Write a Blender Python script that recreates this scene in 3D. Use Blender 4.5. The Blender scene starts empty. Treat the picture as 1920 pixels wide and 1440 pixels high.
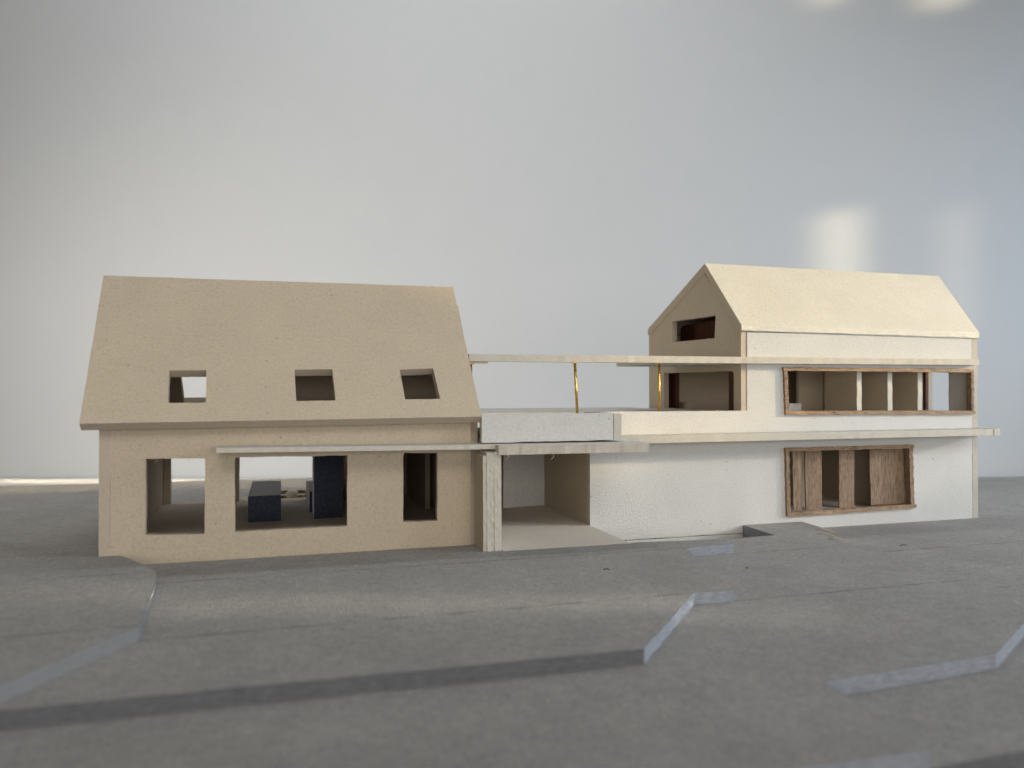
import bpy, math, random
from mathutils import Vector, Matrix
from mathutils.geometry import tessellate_polygon

random.seed(7)
S = 0.01                       # the script is written in centimetres of the real card model
scene = bpy.context.scene
col = scene.collection

# ------------------------------------------------------------------ camera
cd = bpy.data.cameras.new('camera'); cam = bpy.data.objects.new('camera', cd); col.objects.link(cam)
cam.location = (0, 0, 7.9*S)
cam.rotation_euler = (math.radians(90.4), 0, math.radians(-16.9))
cd.lens = 27; cd.sensor_width = 36; cd.clip_start = 0.01; cd.clip_end = 50
cd.dof.use_dof = True; cd.dof.focus_distance = 0.43; cd.dof.aperture_fstop = 10.0
scene.camera = cam

# ------------------------------------------------------------------ world, lamps, exposure
w = bpy.data.worlds.new('World'); scene.world = w; w.use_nodes = True
w.node_tree.nodes['Background'].inputs[0].default_value = (1.0, 0.95, 0.88, 1)
w.node_tree.nodes['Background'].inputs[1].default_value = 0.125
scene.view_settings.view_transform = 'Standard'; scene.view_settings.look = 'None'
scene.view_settings.exposure = 0.07; scene.view_settings.gamma = 1.0

def lamp(name, at, to, sx, sy, power, color, spread=180):
    d = bpy.data.lights.new(name, 'AREA'); d.shape = 'RECTANGLE'
    d.size = sx*S; d.size_y = sy*S; d.energy = power; d.color = color
    d.spread = math.radians(spread)
    o = bpy.data.objects.new(name, d); col.objects.link(o)
    o.location = Vector(at)*S
    dirv = (Vector(to)-Vector(at)).normalized()
    o.rotation_euler = dirv.to_track_quat('-Z', 'Y').to_euler()
    return o

SUN = Vector((-0.9407, 0.2613, -0.2164))
WARM = (1.0, 0.83, 0.60)
def shaft(name, c0, c1, wl, wh, X, power, spread, color=WARM):
    # a shaft of low evening sun: c = Y + X*.2778 is constant along it in plan, wl/wh heights at X
    cm = (c0+c1)/2; target = Vector((X, cm - X*0.2778, (wl+wh)/2))
    at = target - SUN*70
    return lamp(name, at, target, (c1-c0)*0.9635, (wh-wl)*0.976, power, color, spread)
shaft('sun_shaft', 45.4, 74, 7.2, 26, 40, 0.212, 2.2, (1.0, 0.735, 0.345))
shaft('sun_shaft_low', 45.4, 74, 0.0, 7.2, 40, 0.030, 2.2, (1.0, 0.92, 0.78))
shaft('sun_streak', 28.7, 30.1, 0.2, 7.2, 20, 0.0052, 3.0, (1.0, 0.90, 0.74))
shaft('sun_streak', 31.6, 32.1, 0.5, 6.4, 20, 0.0010, 3.0, (1.0, 0.90, 0.74))
lamp('sun_strip', (100, 70.3, 25.0), (-27.5, 109.0, -3.6), 3.2, 12, 0.07, WARM, 1.6)
# the room: a tall cool window on the right; added fill lamps for the room behind the camera and the wall
lamp('side_window', (110, 5, 30), (25, 30, 0), 60, 50, 3.5, (0.76, 0.87, 1.0), 128)
lamp('wall_fill_right', (108, 62, 34), (62, 86, 40), 20, 60, 0.29, (0.50, 0.74, 1.0), 110)  # added blue fill for the right part of the wall, no window there
lamp('room_front', (6, -60, 15), (15, 45, 4), 120, 26, 3.4, (1.0, 0.965, 0.93))
lamp('room_above', (14, -30, 60), (15, 52, 0), 110, 30, 0.30, (1.0, 0.98, 0.92), 40)
lamp('wall_wash_left', (-80, 64, 12), (14, 98, 12), 40, 40, 0.74, (1.0, 0.95, 0.87), 66)
lamp('wall_wash_above', (6, 68, 112), (8, 97, 12), 84, 10, 1.75, (0.93, 0.98, 1.0), 120)
# added narrow lamps out of view lay soft sun spots on the wall
for (X1, Y1, Z1, wd, hg, e) in ((69.9, 83.3, 24.0, 2.5, 14, 0.0105), (84.6, 78.8, 23.5, 1.0, 16, 0.0026), (68.6, 83.7, 60.2, 1.7, 3.6, 0.0022), (83.0, 79.3, 60.2, 2.6, 4.6, 0.0042)):
    lamp('wall_glint', (X1+50, Y1-46, Z1+11), (X1, Y1, Z1), wd, hg, e, (1.0, 0.85, 0.55), 3.4)

# ------------------------------------------------------------------ materials
def new_mat(name):
    m = bpy.data.materials.new(name); m.use_nodes = True
    nt = m.node_tree; b = nt.nodes['Principled BSDF']
    return m, nt, b
def N_(nt, t, **kw):
    n = nt.nodes.new(t)
    for k, v in kw.items(): setattr(n, k, v)
    return n
def coords(nt, scale=(100, 100, 100)):
    tc = N_(nt, 'ShaderNodeTexCoord'); mp = N_(nt, 'ShaderNodeMapping')
    mp.inputs['Scale'].default_value = scale
    nt.links.new(tc.outputs['Object'], mp.inputs['Vector']); return mp.outputs['Vector']
def noise(nt, vec, scale, detail=3, rough=0.55):
    n = N_(nt, 'ShaderNodeTexNoise'); n.inputs['Scale'].default_value = scale
    n.inputs['Detail'].default_value = detail; n.inputs['Roughness'].default_value = rough
    nt.links.new(vec, n.inputs['Vector']); return n.outputs['Fac']
def ramp(nt, fac, p0, c0, p1, c1):
    r = N_(nt, 'ShaderNodeValToRGB'); e = r.color_ramp.elements
    e[0].position = p0; e[0].color = (*c0, 1); e[1].position = p1; e[1].color = (*c1, 1)
    nt.links.new(fac, r.inputs['Fac']); return r.outputs['Color']
def mul(nt, a, b, f=1.0):
    m = N_(nt, 'ShaderNodeMix', data_type='RGBA', blend_type='MULTIPLY')
    m.inputs[0].default_value = f
    nt.links.new(a, m.inputs[6]); nt.links.new(b, m.inputs[7]); return m.outputs[2]
def bump(nt, b, h, dist, strength=1.0, prev=None):
    n = N_(nt, 'ShaderNodeBump'); n.inputs['Distance'].default_value = dist
    n.inputs['Strength'].default_value = strength
    nt.links.new(h, n.inputs['Height'])
    if prev: nt.links.new(prev, n.inputs['Normal'])
    nt.links.new(n.outputs['Normal'], b.inputs['Normal']); return n.outputs['Normal']
G = lambda v: (v, v, v)

def card(name, c, rel=0.00010, fleck=0.75, var=0.10, seams=False, big=0.06):
    m, nt, b = new_mat(name)
    v = coords(nt)
    base = ramp(nt, noise(nt, v, 8.5, 4, 0.7), 0.32, tuple(x*(1-var) for x in c), 0.68, tuple(min(1, x*(1+var)) for x in c))
    blot = ramp(nt, noise(nt, v, 0.35, 3), 0.3, G(1-big), 0.7, G(1.0))
    base = mul(nt, base, blot)
    if seams: base = mul(nt, base, ramp(nt, noise(nt, v, 2.4, 4, 0.6), 0.32, (0.86, 0.865, 0.885), 0.68, G(1.0)))
    # fibres: stretched noise in two directions
    v2 = coords(nt, (190, 520, 520)); v3 = coords(nt, (520, 190, 520)); v4 = coords(nt, (700, 700, 200))
    f = ramp(nt, noise(nt, v2, 3, 2), 0.60, G(1.0), 0.70, G(fleck))
    f2 = ramp(nt, noise(nt, v4, 2.0, 2), 0.64, G(1.0), 0.74, G(fleck*0.9))
    base = mul(nt, mul(nt, base, f), f2)
    sp = N_(nt, 'ShaderNodeTexVoronoi'); sp.inputs['Scale'].default_value = 1.1; nt.links.new(v, sp.inputs['Vector'])
    spk = ramp(nt, sp.outputs['Distance'], 0.035, G(0.45), 0.06, G(1.0))
    base = mul(nt, base, spk, 0.8)
    if seams:
        sx = N_(nt, 'ShaderNodeSeparateXYZ'); nt.links.new(coords(nt), sx.inputs[0])
        for y0 in (4.18, -3.45):      # relative to the terrain's own origin
            a = N_(nt, 'ShaderNodeMath', operation='SUBTRACT'); nt.links.new(sx.outputs['Y'], a.inputs[0]); a.inputs[1].default_value = y0
            ab = N_(nt, 'ShaderNodeMath', operation='ABSOLUTE'); nt.links.new(a.outputs[0], ab.inputs[0])
            w_ = N_(nt, 'ShaderNodeMath', operation='MULTIPLY'); nt.links.new(noise(nt, v, 0.9, 2), w_.inputs[0]); w_.inputs[1].default_value = 0.26
            lt = N_(nt, 'ShaderNodeMath', operation='LESS_THAN'); nt.links.new(ab.outputs[0], lt.inputs[0])
            sub = N_(nt, 'ShaderNodeMath', operation='SUBTRACT'); nt.links.new(w_.outputs[0], sub.inputs[0]); sub.inputs[1].default_value = 0.085
            nt.links.new(sub.outputs[0], lt.inputs[1])
            base = mul(nt, base, ramp(nt, lt.outputs[0], 0.4, G(1.0), 0.6, G(0.60)))
    nt.links.new(base, b.inputs['Base Color'])
    b.inputs['Roughness'].default_value = 0.93
    b.inputs['Specular IOR Level'].default_value = 0.25 if seams else 0.18
    p = bump(nt, b, noise(nt, v, 9.5, 5, 0.75), rel)
    bump(nt, b, noise(nt, v3, 2.2, 2), rel*0.6, 1.0, p)
    return m

EDGES = {}
def edge(c, n):
    key = (tuple(round(x, 2) for x in c), tuple(round(abs(x), 1) for x in n))
    if key in EDGES: return EDGES[key]
    m, nt, b = new_mat('cut card edge')
    tc = N_(nt, 'ShaderNodeTexCoord')
    dt = N_(nt, 'ShaderNodeVectorMath', operation='DOT_PRODUCT'); nt.links.new(tc.outputs['Object'], dt.inputs[0])
    dt.inputs[1].default_value = tuple(x*1500 for x in n)
    dv = N_(nt, 'ShaderNodeVectorMath', operation='SCALE'); nt.links.new(tc.outputs['Object'], dv.inputs[0]); dv.inputs['Scale'].default_value = 330
    cx = N_(nt, 'ShaderNodeVectorMath', operation='SCALE'); cx.inputs[0].default_value = tuple(n); nt.links.new(dt.outputs['Value'], cx.inputs['Scale'])
    ad = N_(nt, 'ShaderNodeVectorMath', operation='ADD'); nt.links.new(cx.outputs[0], ad.inputs[0]); nt.links.new(dv.outputs[0], ad.inputs[1])
    f = noise(nt, ad.outputs[0], 1.0, 3, 0.6)
    nt.links.new(ramp(nt, f, 0.3, tuple(x*(0.78 if c[2] > c[0] else 0.90) for x in c), 0.66, tuple(min(1, x*(1.12 if c[2] > c[0] else 1.04)) for x in c)), b.inputs['Base Color'])
    b.inputs['Roughness'].default_value = 0.95; b.inputs['Specular IOR Level'].default_value = 0.15
    bump(nt, b, f, 0.00030 if c[2] > c[0] else 0.00018)
    EDGES[key] = m; return m

KRAFT_C = (0.515, 0.43, 0.32); PALE_C = (0.62, 0.603, 0.563); GREY_C = (0.355, 0.338, 0.315)
FLOORC = card('floor card', (0.73, 0.655, 0.56), 0.00014, 0.86, 0.08)
KRAFT = card('kraft card', KRAFT_C, 0.00012, 0.86, 0.085); PALE = card('pale grey board', PALE_C, 0.00026, 0.88, 0.07)
SUNPALE = card('sun-tinted pale board', (0.61, 0.58, 0.495), 0.00036, 0.88, 0.08); SUNPALE.node_tree.nodes['Principled BSDF'].inputs['Roughness'].default_value = 0.6; SUNPALE.node_tree.nodes['Principled BSDF'].inputs['Specular IOR Level'].default_value = 0.5  # pale roof board with the sun's warmth put into its colour
nt = SUNPALE.node_tree; nt.links.new(ramp(nt, noise(nt, coords(nt), 1.3, 4, 0.65), 0.35, G(0.40), 0.65, G(0.75)), nt.nodes['Principled BSDF'].inputs['Roughness'])
GREY = card('grey board', GREY_C, 0.00022, 0.66, 0.17, True, 0.13)
GREYEDGE_C = (0.29, 0.305, 0.335)
SHADE_EDGE_C = (0.15, 0.15, 0.155); PALEEDGE_C = (0.555, 0.515, 0.435); KEDGE_C = (0.49, 0.41, 0.32)  # the first tone paints foreground shade into the front step edges
EC = {FLOORC.name: (0.56, 0.49, 0.40), KRAFT.name: KEDGE_C, PALE.name: PALEEDGE_C, GREY.name: GREYEDGE_C}

def wood(name, axis, c=(0.31, 0.205, 0.125)):
    m, nt, b = new_mat(name)
    sc = [900, 900, 900]; sc[axis] = 70
    sc2 = [2300, 2300, 2300]; sc2[axis] = 240
    n1 = noise(nt, coords(nt, tuple(sc)), 1.0, 4, 0.6); n2 = noise(nt, coords(nt, tuple(sc2)), 1.0, 2)
    base = ramp(nt, n1, 0.3, tuple(x*0.72 for x in c), 0.7, tuple(x*1.3 for x in c))
    base = mul(nt, base, ramp(nt, n2, 0.34, G(0.36), 0.45, G(1.0)))
    nt.links.new(base, b.inputs['Base Color']); b.inputs['Roughness'].default_value = 0.7
    b.inputs['Specular IOR Level'].default_value = 0.3
    bump(nt, b, n2, 0.00015); return m
OAKX, OAKZ = wood('oak veneer strip', 0), wood('oak veneer upright', 2, (0.25, 0.168, 0.108))
DARKWOOD = wood('dark wood panel', 2, (0.09, 0.03, 0.015))

BRASS, nt, b = new_mat('brass rod')
b.inputs['Metallic'].default_value = 1.0; b.inputs['Base Color'].default_value = (0.62, 0.42, 0.12, 1)
rr = ramp(nt, noise(nt, coords(nt), 6, 3), 0.3, G(0.22), 0.7, G(0.45)); nt.links.new(rr, b.inputs['Roughness'])

NAVY, nt, b = new_mat('dark blue felt card')
v = coords(nt)
nt.links.new(ramp(nt, noise(nt, v, 9, 5, 0.75), 0.42, (0.010, 0.015, 0.030), 0.72, (0.045, 0.068, 0.125)), b.inputs['Base Color'])
b.inputs['Roughness'].default_value = 0.75; b.inputs['Sheen Weight'].default_value = 0.7
b.inputs['Specular IOR Level'].default_value = 0.5
bump(nt, b, noise(nt, v, 10, 4, 0.7), 0.0003)

WALLM, nt, b = new_mat('white painted wall')
v = coords(nt, (10, 10, 10))
nt.links.new(ramp(nt, noise(nt, v, 2.5, 4), 0.3, (0.675, 0.68, 0.68), 0.7, (0.69, 0.69, 0.688)), b.inputs['Base Color'])
b.inputs['Roughness'].default_value = 0.9; bump(nt, b, noise(nt, coords(nt), 1.2, 4), 0.0002)

TABLEM, nt, b = new_mat('white table top')
nt.links.new(ramp(nt, noise(nt, coords(nt), 0.6, 4), 0.3, (0.62, 0.60, 0.57), 0.7, (0.68, 0.66, 0.63)), b.inputs['Base Color'])
b.inputs['Roughness'].default_value = 0.6

SPECK, nt, b = new_mat('paper crumb')
nt.links.new(ramp(nt, noise(nt, coords(nt), 3, 2), 0.3, (0.48, 0.44, 0.37), 0.7, (0.62, 0.58, 0.50)), b.inputs['Base Color'])
GOLD, nt, b = new_mat('old gold trim')
b.inputs['Metallic'].default_value = 0.8; b.inputs['Roughness'].default_value = 0.5
nt.links.new(ramp(nt, noise(nt, coords(nt), 2.5, 3), 0.35, (0.10, 0.06, 0.015), 0.7, (0.50, 0.38, 0.16)), b.inputs['Base Color'])
BEADM, nt, b = new_mat('pale bead')
nt.links.new(ramp(nt, noise(nt, coords(nt), 4, 2), 0.3, (0.42, 0.36, 0.28), 0.7, (0.55, 0.49, 0.38)), b.inputs['Base Color'])

# ------------------------------------------------------------------ helpers
LOC = {}
def thing(name, label, cat, loc, group=None, kind=None):
    o = bpy.data.objects.new(name, None); col.objects.link(o); o.empty_display_size = 0.01
    o.location = Vector(loc)*S; LOC[o.name] = Vector(loc)
    if label: o['label'] = label
    if cat: o['category'] = cat
    if group: o['group'] = group
    if kind: o['kind'] = kind
    return o
def tag(o, label, cat, group=None):
    o['label'] = label; o['category'] = cat
    if group: o['group'] = group
def mesh_obj(name, vs, fs, mats, idx=None, parent=None, smooth=False, origin=None):
    off = LOC[parent.name] if parent else Vector((0, 0, 0))
    org = Vector(origin) if origin is not None else off
    me = bpy.data.meshes.new(name)
    me.from_pydata([tuple((Vector(p)-org)*S) for p in vs], [], fs)
    for m in mats: me.materials.append(m)
    if idx:
        for p, i in zip(me.polygons, idx): p.material_index = i
    if smooth: me.polygons.foreach_set('use_smooth', [True]*len(me.polygons))
    me.update()
    o = bpy.data.objects.new(name, me); col.objects.link(o); LOC[o.name] = org
    if parent: o.parent = parent; o.location = (org-off)*S
    else: o.location = org*S
    return o

def rough(loop, step, jit):
    out = []
    for i in range(len(loop)):
        a = Vector(loop[i]); b = Vector(loop[(i+1) % len(loop)])
        n = max(1, int((b-a).length/step)) if jit > 0 else 1
        n = min(n, 90)
        d = (b-a).normalized(); nrm = Vector((-d.y, d.x)); drift = 0
        for k in range(n):
            p = a+(b-a)*(k/n)
            if k: drift = drift*0.6+random.uniform(-jit, jit); p = p+nrm*drift
            out.append(p)
    return out

def board(name, parent, outer, O, A, B, Nn, th, mat, holes=(), jit=0.012, step=0.28, ecol=None, origin=None, shade_edge=None):
    """card sheet: outline in (a,b) on the plane O+aA+bB, thickness th along Nn"""
    O, A, B, Nn = Vector(O), Vector(A), Vector(B), Vector(Nn).normalized()
    loops = [rough([Vector(p) for p in l], step, jit) for l in (outer, *holes)]
    flat = [p for l in loops for p in l]
    tris = tessellate_polygon([[Vector((p.x, p.y, 0)) for p in l] for l in loops])
    P = lambda p, d: O+A*p.x+B*p.y+Nn*d
    vs = [P(p, 0) for p in flat]; n = len(flat)
    vs += [P(p+Vector((random.uniform(-jit, jit), random.uniform(-jit, jit)))*0.7, th) for p in flat]
    out = A.cross(B).dot(Nn) < 0       # front face must look away from Nn
    fs, ix = [], []
    for t in tris:
        a, b, c = (flat[i] for i in t)
        cr = (b-a).cross(c-a)
        if abs(cr) < 1e-9: continue
        ccw = cr > 0
        tt = tuple(t) if ccw == out else tuple(reversed(t))
        fs.append(tt); fs.append(tuple(i+n for i in reversed(tt))); ix += [0, 0]
    k = 0; dark = set()
    for li, l in enumerate(loops):
        area = sum(l[i].x*l[(i+1) % len(l)].y-l[(i+1) % len(l)].x*l[i].y for i in range(len(l)))
        for i in range(len(l)):
            a, b = k+i, k+(i+1) % len(l)
            q = (a, b, b+n, a+n)
            flip = ((area > 0) == out)
            if li > 0: flip = not flip
            if flip: q = q[::-1]
            fs.append(q); ix.append(2 if shade_edge and li == 0 and shade_edge(l[i]) else 1)
        k += len(l)
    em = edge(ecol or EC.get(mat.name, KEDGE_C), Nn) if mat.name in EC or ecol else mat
    return mesh_obj(name, vs, fs, [mat, em]+([edge(SHADE_EDGE_C, Nn)] if shade_edge else []), ix, parent, origin=origin)

def rect(a0, b0, a1, b1): return [(a0, b0), (a1, b0), (a1, b1), (a0, b1)]
X_, Y_, Z_ = (1, 0, 0), (0, 1, 0), (0, 0, 1)
def wx(name, par, outer, y, th, mat, **k):      # upright board parallel to the facade, outer face at y
    return board(name, par, outer, (0, y, 0), X_, Z_, Y_, th, mat, **k)
def wy(name, par, outer, x, th, mat, **k):      # upright board running into depth, face at x, thickness to +x
    return board(name, par, outer, (x, 0, 0), Y_, Z_, X_, th, mat, **k)
def sheet(name, par, outer, z, th, mat, **k):   # lying board, top at z
    return board(name, par, outer, (0, 0, z), X_, Y_, (0, 0, -1), th, mat, **k)
def block(name, par, x0, x1, y0, y1, z0, z1, mat, jit=0.006, bev=0.03, skew=0.0, origin=None):
    vs = []
    for z in (z0, z1):
        for (x, y) in ((x0, y0), (x1, y0+skew), (x1, y1+skew), (x0, y1)): vs.append((x+random.uniform(-jit, jit), y+random.uniform(-jit, jit), z+random.uniform(-jit, jit)))
    fs = [(3, 2, 1, 0), (4, 5, 6, 7), (0, 1, 5, 4), (1, 2, 6, 5), (2, 3, 7, 6), (3, 0, 4, 7)]
    o = mesh_obj(name, vs, fs, [mat], None, par, origin=origin)
    if bev:
        md = o.modifiers.new('bevel', 'BEVEL'); md.width = bev*S; md.segments = 2
    return o
def loft(name, par, secL, secR, mat, ecol=None, nn=(0, 1, 0), flip=False):
    n = len(secL); vs = list(secL)+list(secR)
    fs = [(i, (i+1) % n, (i+1) % n+n, i+n) for i in range(n)]+[tuple(reversed(range(n))), tuple(range(n, 2*n))]
    if flip: fs = [f[::-1] for f in fs]
    ix = [0]*n+[1, 1]
    o = mesh_obj(name, vs, fs, [mat, edge(ecol or EC[mat.name], nn)], ix, par)
    return o
def tube(name, par, pts, r, mat, seg=10, origin=None, smooth=True):
    vs, fs = [], []; pts = [Vector(p) for p in pts]
    rs = r if isinstance(r, (list, tuple)) else [r]*len(pts)
    for i, p in enumerate(pts):
        d = (pts[min(i+1, len(pts)-1)]-pts[max(i-1, 0)]).normalized()
        u = d.orthogonal().normalized() if i == 0 else (u-d*u.dot(d)).normalized()
        v = d.cross(u)
        for k in range(seg):
            a = 2*math.pi*k/seg; vs.append(p+(u*math.cos(a)+v*math.sin(a))*rs[i])
    for i in range(len(pts)-1):
        for k in range(seg):
            fs.append((i*seg+k, i*seg+(k+1) % seg, (i+1)*seg+(k+1) % seg, (i+1)*seg+k))
    fs.append(tuple(reversed(range(seg)))); fs.append(tuple((len(pts)-1)*seg+k for k in range(seg)))
    return mesh_obj(name, vs, fs, [mat], None, par, smooth, origin)

# ------------------------------------------------------------------ the room: wall and table
d = Vector((0.2907, 0.9568, 0)); r = Vector((0.9568, -0.2907, 0))
c0 = d*100
wl_ = [c0+r*a+Vector((0, 0, z))+d*t for t in (0, 3) for (a, z) in ((-190, -3.6), (190, -3.6), (190, 150), (-190, 150))]
wall = mesh_obj('wall', wl_, [(0, 1, 2, 3), (7, 6, 5, 4), (0, 4, 5, 1), (1, 5, 6, 2), (2, 6, 7, 3), (3, 7, 4, 0)], [WALLM], origin=tuple(c0+Vector((0, 0, -3.6))))
wall['kind'] = 'structure'
tb = [c0*0.0+d*y+r*x+Vector((0, 0, z)) for z in (-3.6, -6.0) for (x, y) in ((-150, -60), (150, -60), (150, 99.9), (-150, 99.9))]
tab = mesh_obj('table_top', tb, [(0, 1, 2, 3), (7, 6, 5, 4), (0, 4, 5, 1), (1, 5, 6, 2), (2, 6, 7, 3), (3, 7, 4, 0)], [TABLEM], origin=(0, 0, -6))
tab['kind'] = 'structure'

# ------------------------------------------------------------------ the terrain: stacked sheets of grey board
ter = thing('terrain', None, None, (0, 30, -3.6), kind='structure')
def layer(pts, z, holes=(), jit=0.02, th=0.47, ecol=None, shade_edge=None):
    return board('terrain_sheet', ter, pts, (0, 0, z), X_, Y_, (0, 0, -1), th, GREY, shade_edge=shade_edge, holes=holes, jit=jit, step=0.3, ecol=ecol)
# topmost sheet, left corner
layer([(-45, 23.0), (-7.3, 21.2), (-6.69, 22.18), (-4.19, 26.57), (-4.35, 30.5), (-4.78, 34.25), (-6.1, 36.93), (-6.8, 37.99),
       (-7.64, 38.0), (-8.05, 38.87), (-12.16, 42.52), (-16, 46.5), (-45, 52)], 0.47, ecol=(0.235, 0.235, 0.23))
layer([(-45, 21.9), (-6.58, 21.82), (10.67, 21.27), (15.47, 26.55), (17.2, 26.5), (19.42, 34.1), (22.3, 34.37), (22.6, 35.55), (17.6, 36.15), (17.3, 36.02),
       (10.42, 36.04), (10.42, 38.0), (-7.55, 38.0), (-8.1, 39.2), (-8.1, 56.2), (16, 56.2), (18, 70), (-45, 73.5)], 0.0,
      shade_edge=lambda p: p.y < 22.3 and p.x < 10.6)  # long front edge takes its shade from a darker colour
layer([(-45, 14.9), (11.07, 14.45), (14.44, 14.27), (14.97, 18.48), (21.72, 18.85), (25.73, 21.14), (29.0, 24.6), (29.29, 30.22), (29.35, 33.93), (29.9, 36.9),
       (31.5, 39.2), (31.7, 41.22), (27.42, 41.22), (27.27, 37.83), (25.2, 37.72), (22.5, 37.6), (10.4, 37.6), (-45, 37.4)], -0.47)
layer([(-45, 14.35), (14.6, 14.35), (17.6, 14.42), (82, 12.0), (90, 46.5), (57.7, 48.3), (50, 49.6), (46.6, 49.9), (-45, 50)], -0.94,
      holes=[[(17.4, 37.65), (27.38, 37.8), (27.45, 41.7), (17.4, 41.7)]], shade_edge=lambda p: p.y < 15)
layer([(-45, 8.2), (90, 6.0), (92, 58), (72, 63.5), (45, 66), (-45, 70)], -1.41, th=0.47)
base = board('base_board', ter, [(-46, 7.6), (92, 5.5), (93, 62), (80, 66), (45, 68), (18, 71.5), (-46, 75)], (0, 0, -1.88), X_, Y_, (0, 0, -1), 1.7, GREY, jit=0.0)
# torn card splinters along the step beside the white facade
for (x, y, z) in ((31.0, 38.3, -0.44), (30.2, 37.2, -0.46), (29.8, 35.8, -0.46)):
    tube('card_splinter', ter, [(x-0.35, y+0.25, z+0.02), (x, y, z+0.05), (x+0.45, y-0.55, z-0.1)], [0.02, 0.045, 0.012], KRAFT, 6)

# ------------------------------------------------------------------ left house, kraft card
LH = thing('gabled_house', 'beige card model house with steep roof and three square skylights', 'model house', (1.0, 38.0, -0.47))
wx('front_wall', LH, [(-7.19, -0.9), (9.37, -0.9), (9.37, 6.75), (-7.19, 6.65)], 38.05, 0.42, KRAFT,
   holes=[[(-5.75, 1.31), (-3.25, 1.23), (-3.25, 4.70), (-5.75, 4.76)], [(-1.94, 1.25), (3.2, 1.26), (3.2, 4.70), (-1.94, 4.71)],
          [(5.92, 1.32), (7.64, 1.30), (7.64, 4.71), (5.98, 4.75), (5.92, 4.6)]])
side = [(38.04, -0.9), (55.1, -0.9), (55.1, 5.6), (47.9, 5.9), (47.9, 6.9), (42.84, 12.7), (38.04, 6.8)]
wy('side_wall', LH, side, -7.64, 0.449, KRAFT)
side2 = [(38.35, -0.9), (55.1, -0.9), (55.1, 5.6), (47.9, 5.9), (47.9, 6.9), (42.84, 12.7), (38.35, 6.8)]
wy('side_wall', LH, side2, 9.372, 0.43, KRAFT)
wx('back_wall', LH, [(-7.18, -0.9), (9.36, -0.9), (9.36, 5.6), (-7.18, 5.6)], 54.68, 0.4, KRAFT,
   holes=[rect(-6.75, 0.42, -4.1, 5.2), rect(-2.52, 0.42, 3.2, 5.2)])
sheet('floor_plate', LH, rect(-7.18, 38.48, 9.36, 54.66), 0.40, 0.4, FLOORC)
sheet('upper_floor', LH, rect(-7.18, 38.48, 9.36, 54.95), 5.95, 0.34, KRAFT)
wy('partition', LH, rect(47.4, 0.41, 54.6, 5.55), 8.75, 0.3, KRAFT)
wy('partition', LH, rect(41.5, 0.41, 54.6, 5.55), 4.35, 0.3, KRAFT)
A = Vector((1, 0, 0.0067)); Lb = 9.165
B = Vector((-0.19, 5.67, 7.2))/Lb
board('roof_panel', LH, [(0, 0), (17.94, 0), (17.94, Lb), (0, Lb)], (-8.24, 37.17, 6.42), A, B, (0, 0.785, -0.62), 0.5, KRAFT,
      holes=[[(3.46, 1.07), (5.06, 1.07), (5.02, 3.0), (3.40, 2.98)], [(9.07, 1.1), (10.89, 1.12), (10.85, 3.07), (9.05, 3.03)],
             [(14.25, 1.13), (16.02, 1.14), (15.93, 3.13), (14.18, 3.05)]], jit=0.008)
B2 = Vector((-0.19, -5.67, 7.2))/Lb
board('roof_panel', LH, [(0.02, 0), (17.8, 0), (17.8, Lb-0.46), (0.02, Lb-0.46)], (-8.24, 48.52, 6.42), A, B2, (0, -0.785, -0.62), 0.5, KRAFT,
      holes=[rect(3.08, 1.25, 5.9, 3.6)], jit=0.008)
wx('attic_partition', LH, [(-1.9, 5.96), (9.3, 5.96), (9.3, 9.6), (-1.9, 9.6)], 44.2, 0.3, KRAFT)
can = board('canopy', LH, [(-2.66, 36.6), (10.37, 36.6), (10.37, 38.03), (-2.66, 38.03)], (0, 0, 5.26), (1, 0, -0.0095), Y_, (0, 0, -1), 0.22, PALE, jit=0.022)
for (x, l) in ((-1.3, 0.5), (0.2, 0.35), (1.05, 0.3)):   # flakes of paper stuck behind the canopy
    z = 5.26-0.0095*x
    mesh_obj('paper_scrap', [(x, 37.7, z+0.01), (x+l, 37.8, z+0.01), (x+l*0.3, 37.9, z+0.11), (x+l*0.9, 37.97, z+0.03)], [(0, 1, 2), (1, 3, 2)], [SPECK], None, LH)
for x, l in ((-5.3, -0.10), (-4.0, 0.14), (-3.8, 0.08), (4.6, 0.07)):
    tube('paper_fibre', LH, [(x, 38.04, 4.73), (x+0.05, 38.0, 4.66), (x+l, 37.98, 4.6)], 0.009, SPECK, 5)

# dark blocks standing on its floor
b1 = block('kitchen_block', None, -1.64, 0.15, 45.6, 52.9, 0.405, 1.90, NAVY, bev=0.06, origin=(-0.7, 49, 0.405))
tag(b1, 'low dark blue-black block standing free in the wide window of the beige house', 'block', 'dark blocks inside the beige house')
b2 = block('kitchen_block', None, 1.96, 3.61, 45.75, 48.0, 0.405, 5.55, NAVY, bev=0.06, skew=0.15, origin=(2.8, 47, 0.405))
tag(b2, 'tall dark blue-black block reaching the ceiling at the right of the wide window', 'block', 'dark blocks inside the beige house')
b3 = block('kitchen_block', None, 1.80, 3.50, 48.35, 54.5, 0.405, 1.66, NAVY, bev=0.05, origin=(2.6, 51, 0.405))
tag(b3, 'low dark block lying behind the tall one, only its left side showing', 'block', 'dark blocks inside the beige house')

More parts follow.
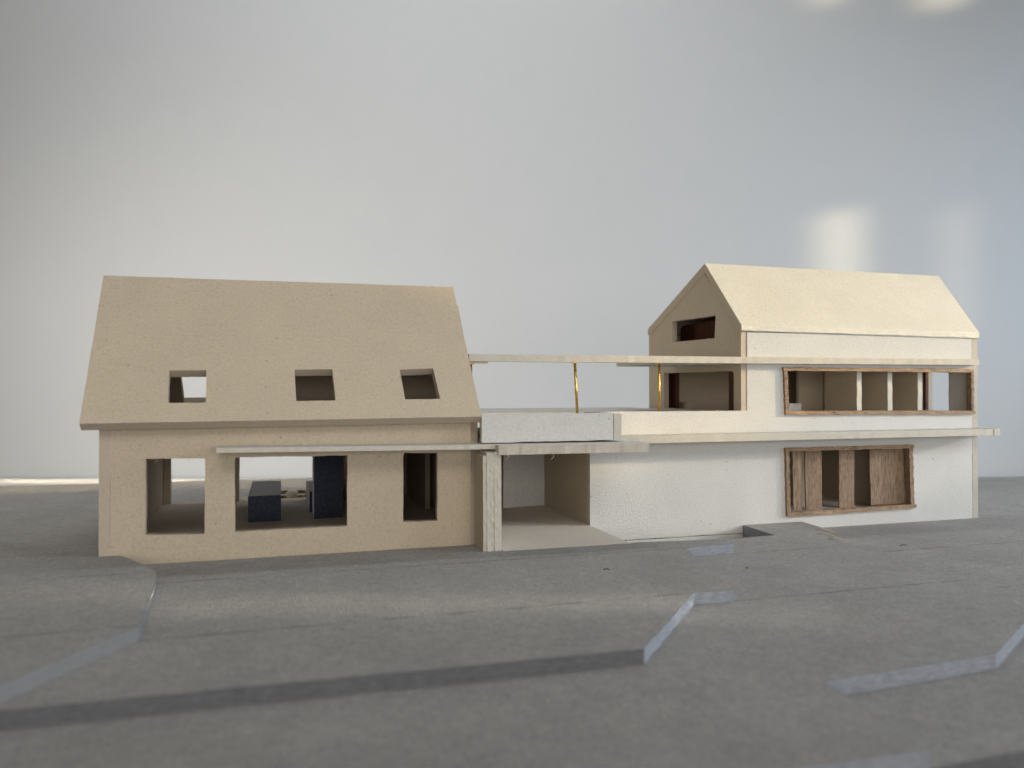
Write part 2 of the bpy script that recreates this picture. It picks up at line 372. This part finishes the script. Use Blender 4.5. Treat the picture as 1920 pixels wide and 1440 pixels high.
# gold coloured trim and a pale bead lying on the ground behind the house
gt = thing('gold_trim', 'gold coloured trim strip lying behind the beige house, seen through its wide window', 'trim', (0.5, 58, 0))
block('strip', gt, -0.9, 3.6, 58.0, 58.4, 0.32, 0.56, GOLD, bev=0.05)
block('strip', gt, -0.9, 3.6, 57.9, 58.2, 0.01, 0.22, GOLD, bev=0.05)
for x in (-0.5, 1.7, 2.4):
    tube('crossbar', gt, [(x, 57.8, 0.05), (x+0.5, 57.8, 0.5)], 0.07, GOLD, 8)
def ball(name, x, y, z, rx, rz, mat, label, cat):
    vs, fs = [], []; U, V = 18, 10
    for j in range(V+1):
        t = math.pi*j/V
        for i in range(U):
            p = 2*math.pi*i/U; k = 1+0.12*math.sin(3*p+j)
            vs.append((x+rx*k*math.sin(t)*math.cos(p), y+rx*k*math.sin(t)*math.sin(p), z+rz*math.cos(t)))
    for j in range(V):
        for i in range(U): fs.append((j*U+i, (j+1)*U+i, (j+1)*U+(i+1) % U, j*U+(i+1) % U))
    o = mesh_obj(name, vs, fs, [mat], None, None, True, origin=(x, y, z-rz)); tag(o, label, cat)
ball('bead', 0.95, 57.2, 0.38, 0.42, 0.38, BEADM, 'pale round bead in front of the gold trim behind the beige house', 'bead')
ball('crumb', -2.15, 57.0, 0.16, 0.5, 0.2, KRAFT, 'small brown crumb on the ground, left of the low dark block through the wide window', 'crumb')

# ------------------------------------------------------------------ garage between the houses
GA = thing('garage', 'open pale card carport with flat roof and roof terrace between the two houses', 'model garage', (14, 36.2, 0))
colm = mesh_obj('pillar', [(9.56, 36.9, -0.3), (10.4, 36.9, -0.3), (10.4, 37.6, -0.3), (9.56, 37.6, -0.3), (9.56, 36.9, 4.6), (10.4, 36.9, 4.6), (10.4, 37.6, 4.6), (9.56, 37.6, 4.6)],
                [(3, 2, 1, 0), (4, 5, 6, 7), (0, 1, 5, 4), (1, 2, 6, 5), (2, 3, 7, 6), (3, 0, 4, 7)], [KRAFT], None, GA)
for i, (x, y, zt, m) in enumerate(((9.555, 36.24, 4.62, KRAFT), (9.74, 36.20, 4.80, PALE), (9.925, 36.22, 4.78, PALE), (10.11, 36.19, 4.82, PALE), (10.295, 36.21, 4.80, PALE))):
    p = wy('ply', colm, [(y, -0.35), (38.0, -0.35), (38.0, zt+0.1), (y+0.1, zt)], x, 0.178, m, jit=0.018, step=0.16, ecol=PALEEDGE_C)
sheet('floor_plate', GA, [(10.52, 36.08), (17.26, 36.04), (17.28, 54.2), (10.52, 54.2)], 0.012, 0.4, FLOORC)
wy('side_wall', GA, rect(41.73, -0.9, 54.3, 4.7), 17.29, 0.44, KRAFT)
wx('back_wall', GA, rect(14.35, 0.02, 17.28, 4.7), 49.3, 0.4, PALE)
wx('wall_strip', GA, rect(14.3, 0.02, 15.0, 4.7), 49.05, 0.24, PALE)
wx('back_wall', GA, rect(10.5, 0.02, 17.28, 4.7), 53.8, 0.4, KRAFT)
board('roof_slab', GA, [(10.28, 36.1), (18.42, 36.1), (18.42, 41.28), (17.75, 41.28), (17.75, 54), (10.28, 54)], (0, 0, 5.20), (1, 0, -0.004), Y_, (0, 0, -1), 0.47, PALE, jit=0.03, step=0.2, ecol=(0.52, 0.47, 0.39))
wx('parapet', GA, rect(9.72, 5.23, 16.88, 6.65), 37.2, 0.42, PALE, jit=0.014)
wy('parapet', GA, rect(37.2, 5.22, 41.28, 6.62), 16.91, 0.44, PALE, jit=0.022)
sheet('terrace_floor', GA, [(10.0, 37.65), (16.88, 37.65), (16.88, 41.76), (26.9, 41.76), (26.2, 51.5), (26, 55.0), (10.3, 55.0)], 6.5, 0.3, PALE, ecol=(0.4, 0.36, 0.3))
for (x, z, l) in ((10.55, 4.72, -0.22), (12.9, 4.70, 0.25)):
    tube('paper_fibre', GA, [(x+0.15, 36.1, z+0.02), (x+0.25, 36.05, z-0.12), (x+0.15, 36.04, z-0.24), (x+l*0.2, 36.06, z-0.30)], 0.010, SPECK, 5)

# ------------------------------------------------------------------ right house, pale board
RH = thing('gabled_house', 'white card model house with gabled upper storey and two brown framed ribbon windows', 'model house', (36, 41.3, -0.94))
# facade: one long board, low along the terrace, tall under the roof
wx('front_wall', RH, [(17.27, -0.96), (45.58, -0.96), (45.58, 11.42), (27.78, 11.46), (27.78, 6.58), (17.42, 6.58), (17.42, 5.0), (17.27, 5.0)], 41.3, 0.42, PALE,
   holes=[[(30.62, 6.50), (45.42, 6.42), (45.42, 9.14), (30.62, 9.14)], [(30.72, 0.14), (40.20, 0.20), (40.20, 4.02), (30.72, 4.02)]])
wx('plinth', RH, rect(17.5, -1.9, 45.58, -1.0), 41.29, 0.42, PALE)
GD = Vector((-0.0854, 0.9963, 0)); GN = Vector((0.9963, 0.0854, 0))
board('gable_wall', RH, [(0.0, 6.0), (10.6, 6.0), (10.6, 12.0), (9.9, 12.3), (3.75, 15.65), (0.1, 11.48), (0, 11.48)], (27.35, 41.30, 0), GD, Vector(Z_), GN, 0.42, KRAFT,
      holes=[[(2.66, 11.23), (7.58, 11.23), (7.54, 12.71), (2.54, 12.71)], [(0.72, 6.55), (8.62, 6.55), (8.62, 9.07), (0.95, 9.06), (0.72, 8.95)]], jit=0.008)
wy('side_wall', RH, [(41.295, -1.6), (51.8, -1.6), (51.8, 11.9), (44.9, 15.6), (41.295, 11.4)], 45.6, 0.46, PALE,
   holes=[rect(43.25, 6.3, 45.1, 9.25)], ecol=(0.50, 0.46, 0.39))
wx('back_wall', RH, [(26.9, -1.6), (45.58, -1.6), (45.58, 11.9), (26.9, 11.9)], 51.4, 0.4, KRAFT)
sheet('floor_plate', RH, rect(18.0, 41.75, 45.58, 51.38), 0.02, 0.4, FLOORC)
sheet('upper_floor', RH, [(27.8, 41.75), (45.58, 41.75), (45.58, 51.38), (27.1, 51.38)], 6.2, 0.4, FLOORC)
sheet('attic_floor', RH, [(27.8, 41.75), (45.58, 41.75), (45.58, 51.38), (27.1, 51.38)], 9.75, 0.4, KRAFT)
for (x0, y1) in ((36.5, 45.0), (39.0, 48.0), (41.5, 48.0)):
    wy('partition', RH, rect(41.86, 6.2, y1, 9.36), x0, 0.38, KRAFT, jit=0.02, ecol=(0.60, 0.57, 0.50))
wx('partition', RH, rect(36.9, 6.2, 45.55, 9.36), 48.3, 0.3, KRAFT)
wy('partition', RH, rect(43.8, -0.0, 51.3, 5.7), 33.6, 0.3, KRAFT)
wy('partition', RH, rect(43.2, -0.0, 51.3, 5.7), 38.6, 0.3, KRAFT)
block('inner_panel', RH, 27.6, 27.9, 49.95, 51.3, 6.2, 9.3, DARKWOOD, bev=0)
block('attic_shade_panel', RH, 28.5, 28.8, 42.2, 50.8, 9.76, 12.6, DARKWOOD, bev=0)  # dark panel added to stand in for the shade inside the attic
block('inner_panel', RH, 27.75, 28.0, 42.6, 43.3, 6.2, 9.3, DARKWOOD, bev=0)
block('low_wall', RH, 28.3, 28.7, 49.3, 51.3, 6.2, 6.95, KRAFT, bev=0)
block('low_wall', RH, 33.0, 34.2, 44.5, 44.8, 6.2, 6.95, PALE, bev=0)
block('jamb', RH, 45.35, 45.59, 45.0, 45.25, 6.2, 9.3, DARKWOOD, bev=0)
# roof: two thick boards meeting in a mitre at the ridge
rl, rr_ = 27.35, 46.1
def gx(y): return 27.35-0.0857*(y-41.3)-0.07
def rx_(y): return 46.12+0.09*(y-41.25)
fsec = [(41.22, 11.93), (41.17, 11.84), (41.17, 11.56), (41.22, 11.50), (41.50, 11.50), (44.9, 15.63), (44.9, 16.26)]
rsec = [(44.905, 16.26), (44.905, 15.63), (51.2, 12.2), (51.7, 11.9), (51.95, 11.95), (51.95, 12.25), (51.85, 12.45), (51.6, 12.62), (51.3, 12.74)]
L1 = [(gx(y), y, z) for y, z in fsec]; R1 = [(rx_(y), y, z-0.10*(16.26-z)/4.3) for y, z in fsec]
def rough_loft(name, secL, secR, flip, inner=()):
    n = 60; rows = []
    for k in range(n+1):
        t = k/n; row = []
        for a, b in zip(secL, secR):
            p = Vector(a).lerp(Vector(b), t); jj = .016 if len(row) in (2, 3) and name == 'roof_panel' and secL[0][1] < 43 else 0
            row.append(p+Vector((0, random.uniform(-jj, jj), random.uniform(-jj, jj))))
        rows.append(row)
    vs = [p for row in rows for p in row]; m = len(secL); fs, ix = [], []
    for k in range(n):
        for i in range(m):
            q = (k*m+i, k*m+(i+1) % m, (k+1)*m+(i+1) % m, (k+1)*m+i)
            fs.append(q[::-1] if flip else q); ix.append(1 if i in inner else 0)
    e0, e1 = tuple(range(m)), tuple(n*m+i for i in range(m))
    fs += [e0 if flip else e0[::-1], e1[::-1] if flip else e1]; ix += [1, 1]
    return mesh_obj(name, vs, fs, [SUNPALE, KRAFT], ix, RH)
rp1 = rough_loft('roof_panel', L1, R1, True, (4, 5))
rp2 = rough_loft('roof_panel', [(gx(y), y, z) for y, z in rsec], [(rx_(44.9), y, z) for y, z in rsec], True, (0, 1, 2, 3))
for o in (rp1, rp2):
    md = o.modifiers.new('bevel', 'BEVEL'); md.width = 0.05*S; md.segments = 2; md.limit_method = 'ANGLE'; md.angle_limit = math.radians(35)
# ledge over the ground floor, with the strip that turns the right corner
board('ledge', RH, [(18.45, 39.8), (45.74, 39.8), (45.74, 41.29), (18.45, 41.29)], (0, 0, 5.23), (1, 0, 0.0006), Y_, (0, 0, -1), 0.43, PALE, jit=0.012)
board('ledge', RH, [(45.78, 39.78), (46.3, 39.78), (46.3, 50), (45.78, 50)], (0, 0, 5.27), X_, Y_, (0, 0, -1), 0.45, PALE, jit=0.012)

def frame_bar(par, x0, x1, z0, z1, y0, y1, mat, skew=0.0):
    n = 26; vs, fs = [], []; hor = (x1-x0) > (z1-z0)
    for k in range(n+1):
        t = k/n; j = lambda a=0.022: random.uniform(-a, a)
        if hor:
            x = x0+(x1-x0)*t; dz = skew*t
            vs += [(x, y0+j(), z0+dz+j()), (x, y1, z0+dz+j()), (x, y1, z1+dz+j()), (x, y0+j(), z1+dz+j())]
        else:
            z = z0+(z1-z0)*t; dx = skew*(1-t)
            vs += [(x0+dx+j(), y0+j(), z), (x1+dx+j(), y0+j(), z), (x1+dx+j(), y1, z), (x0+dx+j(), y1, z)]
    for k in range(n):
        for i in range(4): fs.append((k*4+i, k*4+(i+1) % 4, (k+1)*4+(i+1) % 4, (k+1)*4+i))
    fs += [(3, 2, 1, 0), tuple(n*4+i for i in range(4))]
    me_o = mesh_obj('frame_bar', vs, fs, [mat], None, par)
    return me_o
def window(label, loc):
    o = thing('window', label, None, loc); o.parent = RH; o.location = (Vector(loc)-LOC[RH.name])*S; return o
W1 = window('long upper ribbon window in a brown frame', (38, 41.3, 6.2))
frame_bar(W1, 30.28, 45.55, 9.08, 9.31, 41.12, 41.5, OAKX, -0.02)
frame_bar(W1, 30.45, 45.68, 6.30, 6.55, 41.12, 41.5, OAKX, -0.10)
frame_bar(W1, 30.34, 30.60, 6.50, 9.12, 41.13, 41.55, OAKZ, 0.12)
frame_bar(W1, 45.33, 45.56, 6.40, 9.10, 41.13, 41.55, OAKZ, 0.03)
W2 = window('lower window in a brown frame with upright wooden slats', (35.5, 41.3, -0.1))
frame_bar(W2, 30.42, 40.42, 4.00, 4.23, 41.11, 41.5, OAKX, -0.01)
frame_bar(W2, 30.55, 40.62, -0.09, 0.16, 41.11, 41.5, OAKX, 0.10)
frame_bar(W2, 30.45, 30.70, 0.05, 4.05, 41.12, 41.55, OAKZ, 0.10)
frame_bar(W2, 40.03, 40.34, 0.15, 4.08, 41.12, 41.55, OAKZ, 0.14)
for (x0, x1, tx, z0) in ((31.34, 31.92, 0.04, 0.18), (32.28, 33.48, 0.06, 0.2), (34.86, 36.05, 0.0, 0.2), (37.35, 40.16, 0.05, 0.26)):
    wx('slat', W2, [(x0+tx, z0), (x1+tx*0.5, z0+0.01), (x1, 4.05), (x0-tx, 4.05)], 41.58+random.uniform(0, .06), 0.12, OAKZ, jit=0.02, step=0.3)

# ------------------------------------------------------------------ pergola: long flat beam on brass posts
PG = thing('terrace_roof', 'thin pale card beam roof on brass posts reaching from beige house to white house', 'model pergola', (20, 41, 6.5))
board('beam', PG, [(9.95, 40.8), (45.66, 40.8), (45.66, 41.285), (27.33, 41.285), (26.75, 48.6), (22.3, 48.6), (22.3, 41.5), (9.95, 41.5)], (0, 0, 9.80), (1, 0, 0.0034), Y_, (0, 0, -1), 0.40, PALE, jit=0.018, step=0.2)
block('packing_strip', PG, 9.9, 11.05, 40.9, 41.3, 9.33, 9.42, KRAFT, bev=0)
def post(x0, x1, z0, z1, y):
    p = tube('post', PG, [(x0, y, z0), (x1, y, z1)], 0.082, BRASS, 14)
    block('cap', p, x1-0.16, x1+0.16, y-0.14, y+0.14, z1-0.005, z1+0.05, BRASS, bev=0.01)
post(16.36, 16.22, 6.50, 9.40, 41.0)
post(21.80, 21.80, 6.585, 9.40, 41.45)
post(10.12, 10.12, 6.50, 9.28, 41.1)

# ------------------------------------------------------------------ crumbs of paper and dust on the terrain
vs, fs = [], []
def zat(x, y):
    if y < 21.8: return -0.47 if x < 14.5 else -0.94
    if x < -6.5: return 0.47
    if x < 10: return 0.0
    return -0.47 if x < 29 and y > 22 else -0.94
for k in range(230):
    x = random.uniform(-14, 52); y = random.uniform(17, 37.3); 
    if -8 < x < -3 or 10 < x < 20 or 26 < x < 31: continue
    s = random.choice((0.012, 0.018, 0.025, 0.04)) ; z = zat(x, y); i = len(vs)
    for q in range(5):
        a = q*1.2566+random.uniform(-.4, .4); rr0 = s*random.uniform(0.6, 1.5)
        vs.append((x+rr0*math.cos(a), y+rr0*math.sin(a), z+0.004))
    vs.append((x, y, z+s*0.8))
    fs += [(i+q, i+(q+1) % 5, i+5) for q in range(5)]
du = mesh_obj('dust', vs, fs, [SPECK], origin=(0, 25, 0)); du['kind'] = 'stuff'
du['label'] = 'tiny pale paper crumbs scattered over the grey terrain'; du['category'] = 'crumbs'
for (x, y, z, l) in ((13.6, 31.0, 0.0, 0.28), (33.6, 35.2, -0.94, 0.5), (20.9, 31.2, -0.47, 0.1)):
    f = tube('brown_fibre', None, [(x, y, z+0.02), (x+l*0.5, y+0.04, z+0.045), (x+l, y-0.02, z+0.02)], 0.018, DARKWOOD, 5, origin=(x, y, z))
    tag(f, {13.6: 'short brown fibre on the grey sheet in front of the carport', 33.6: 'longest brown fibre on the grey board in front of the slatted window',
            20.9: 'tiny brown fibre on the grey sheet right of the diagonal edge'}[x], 'fibre')
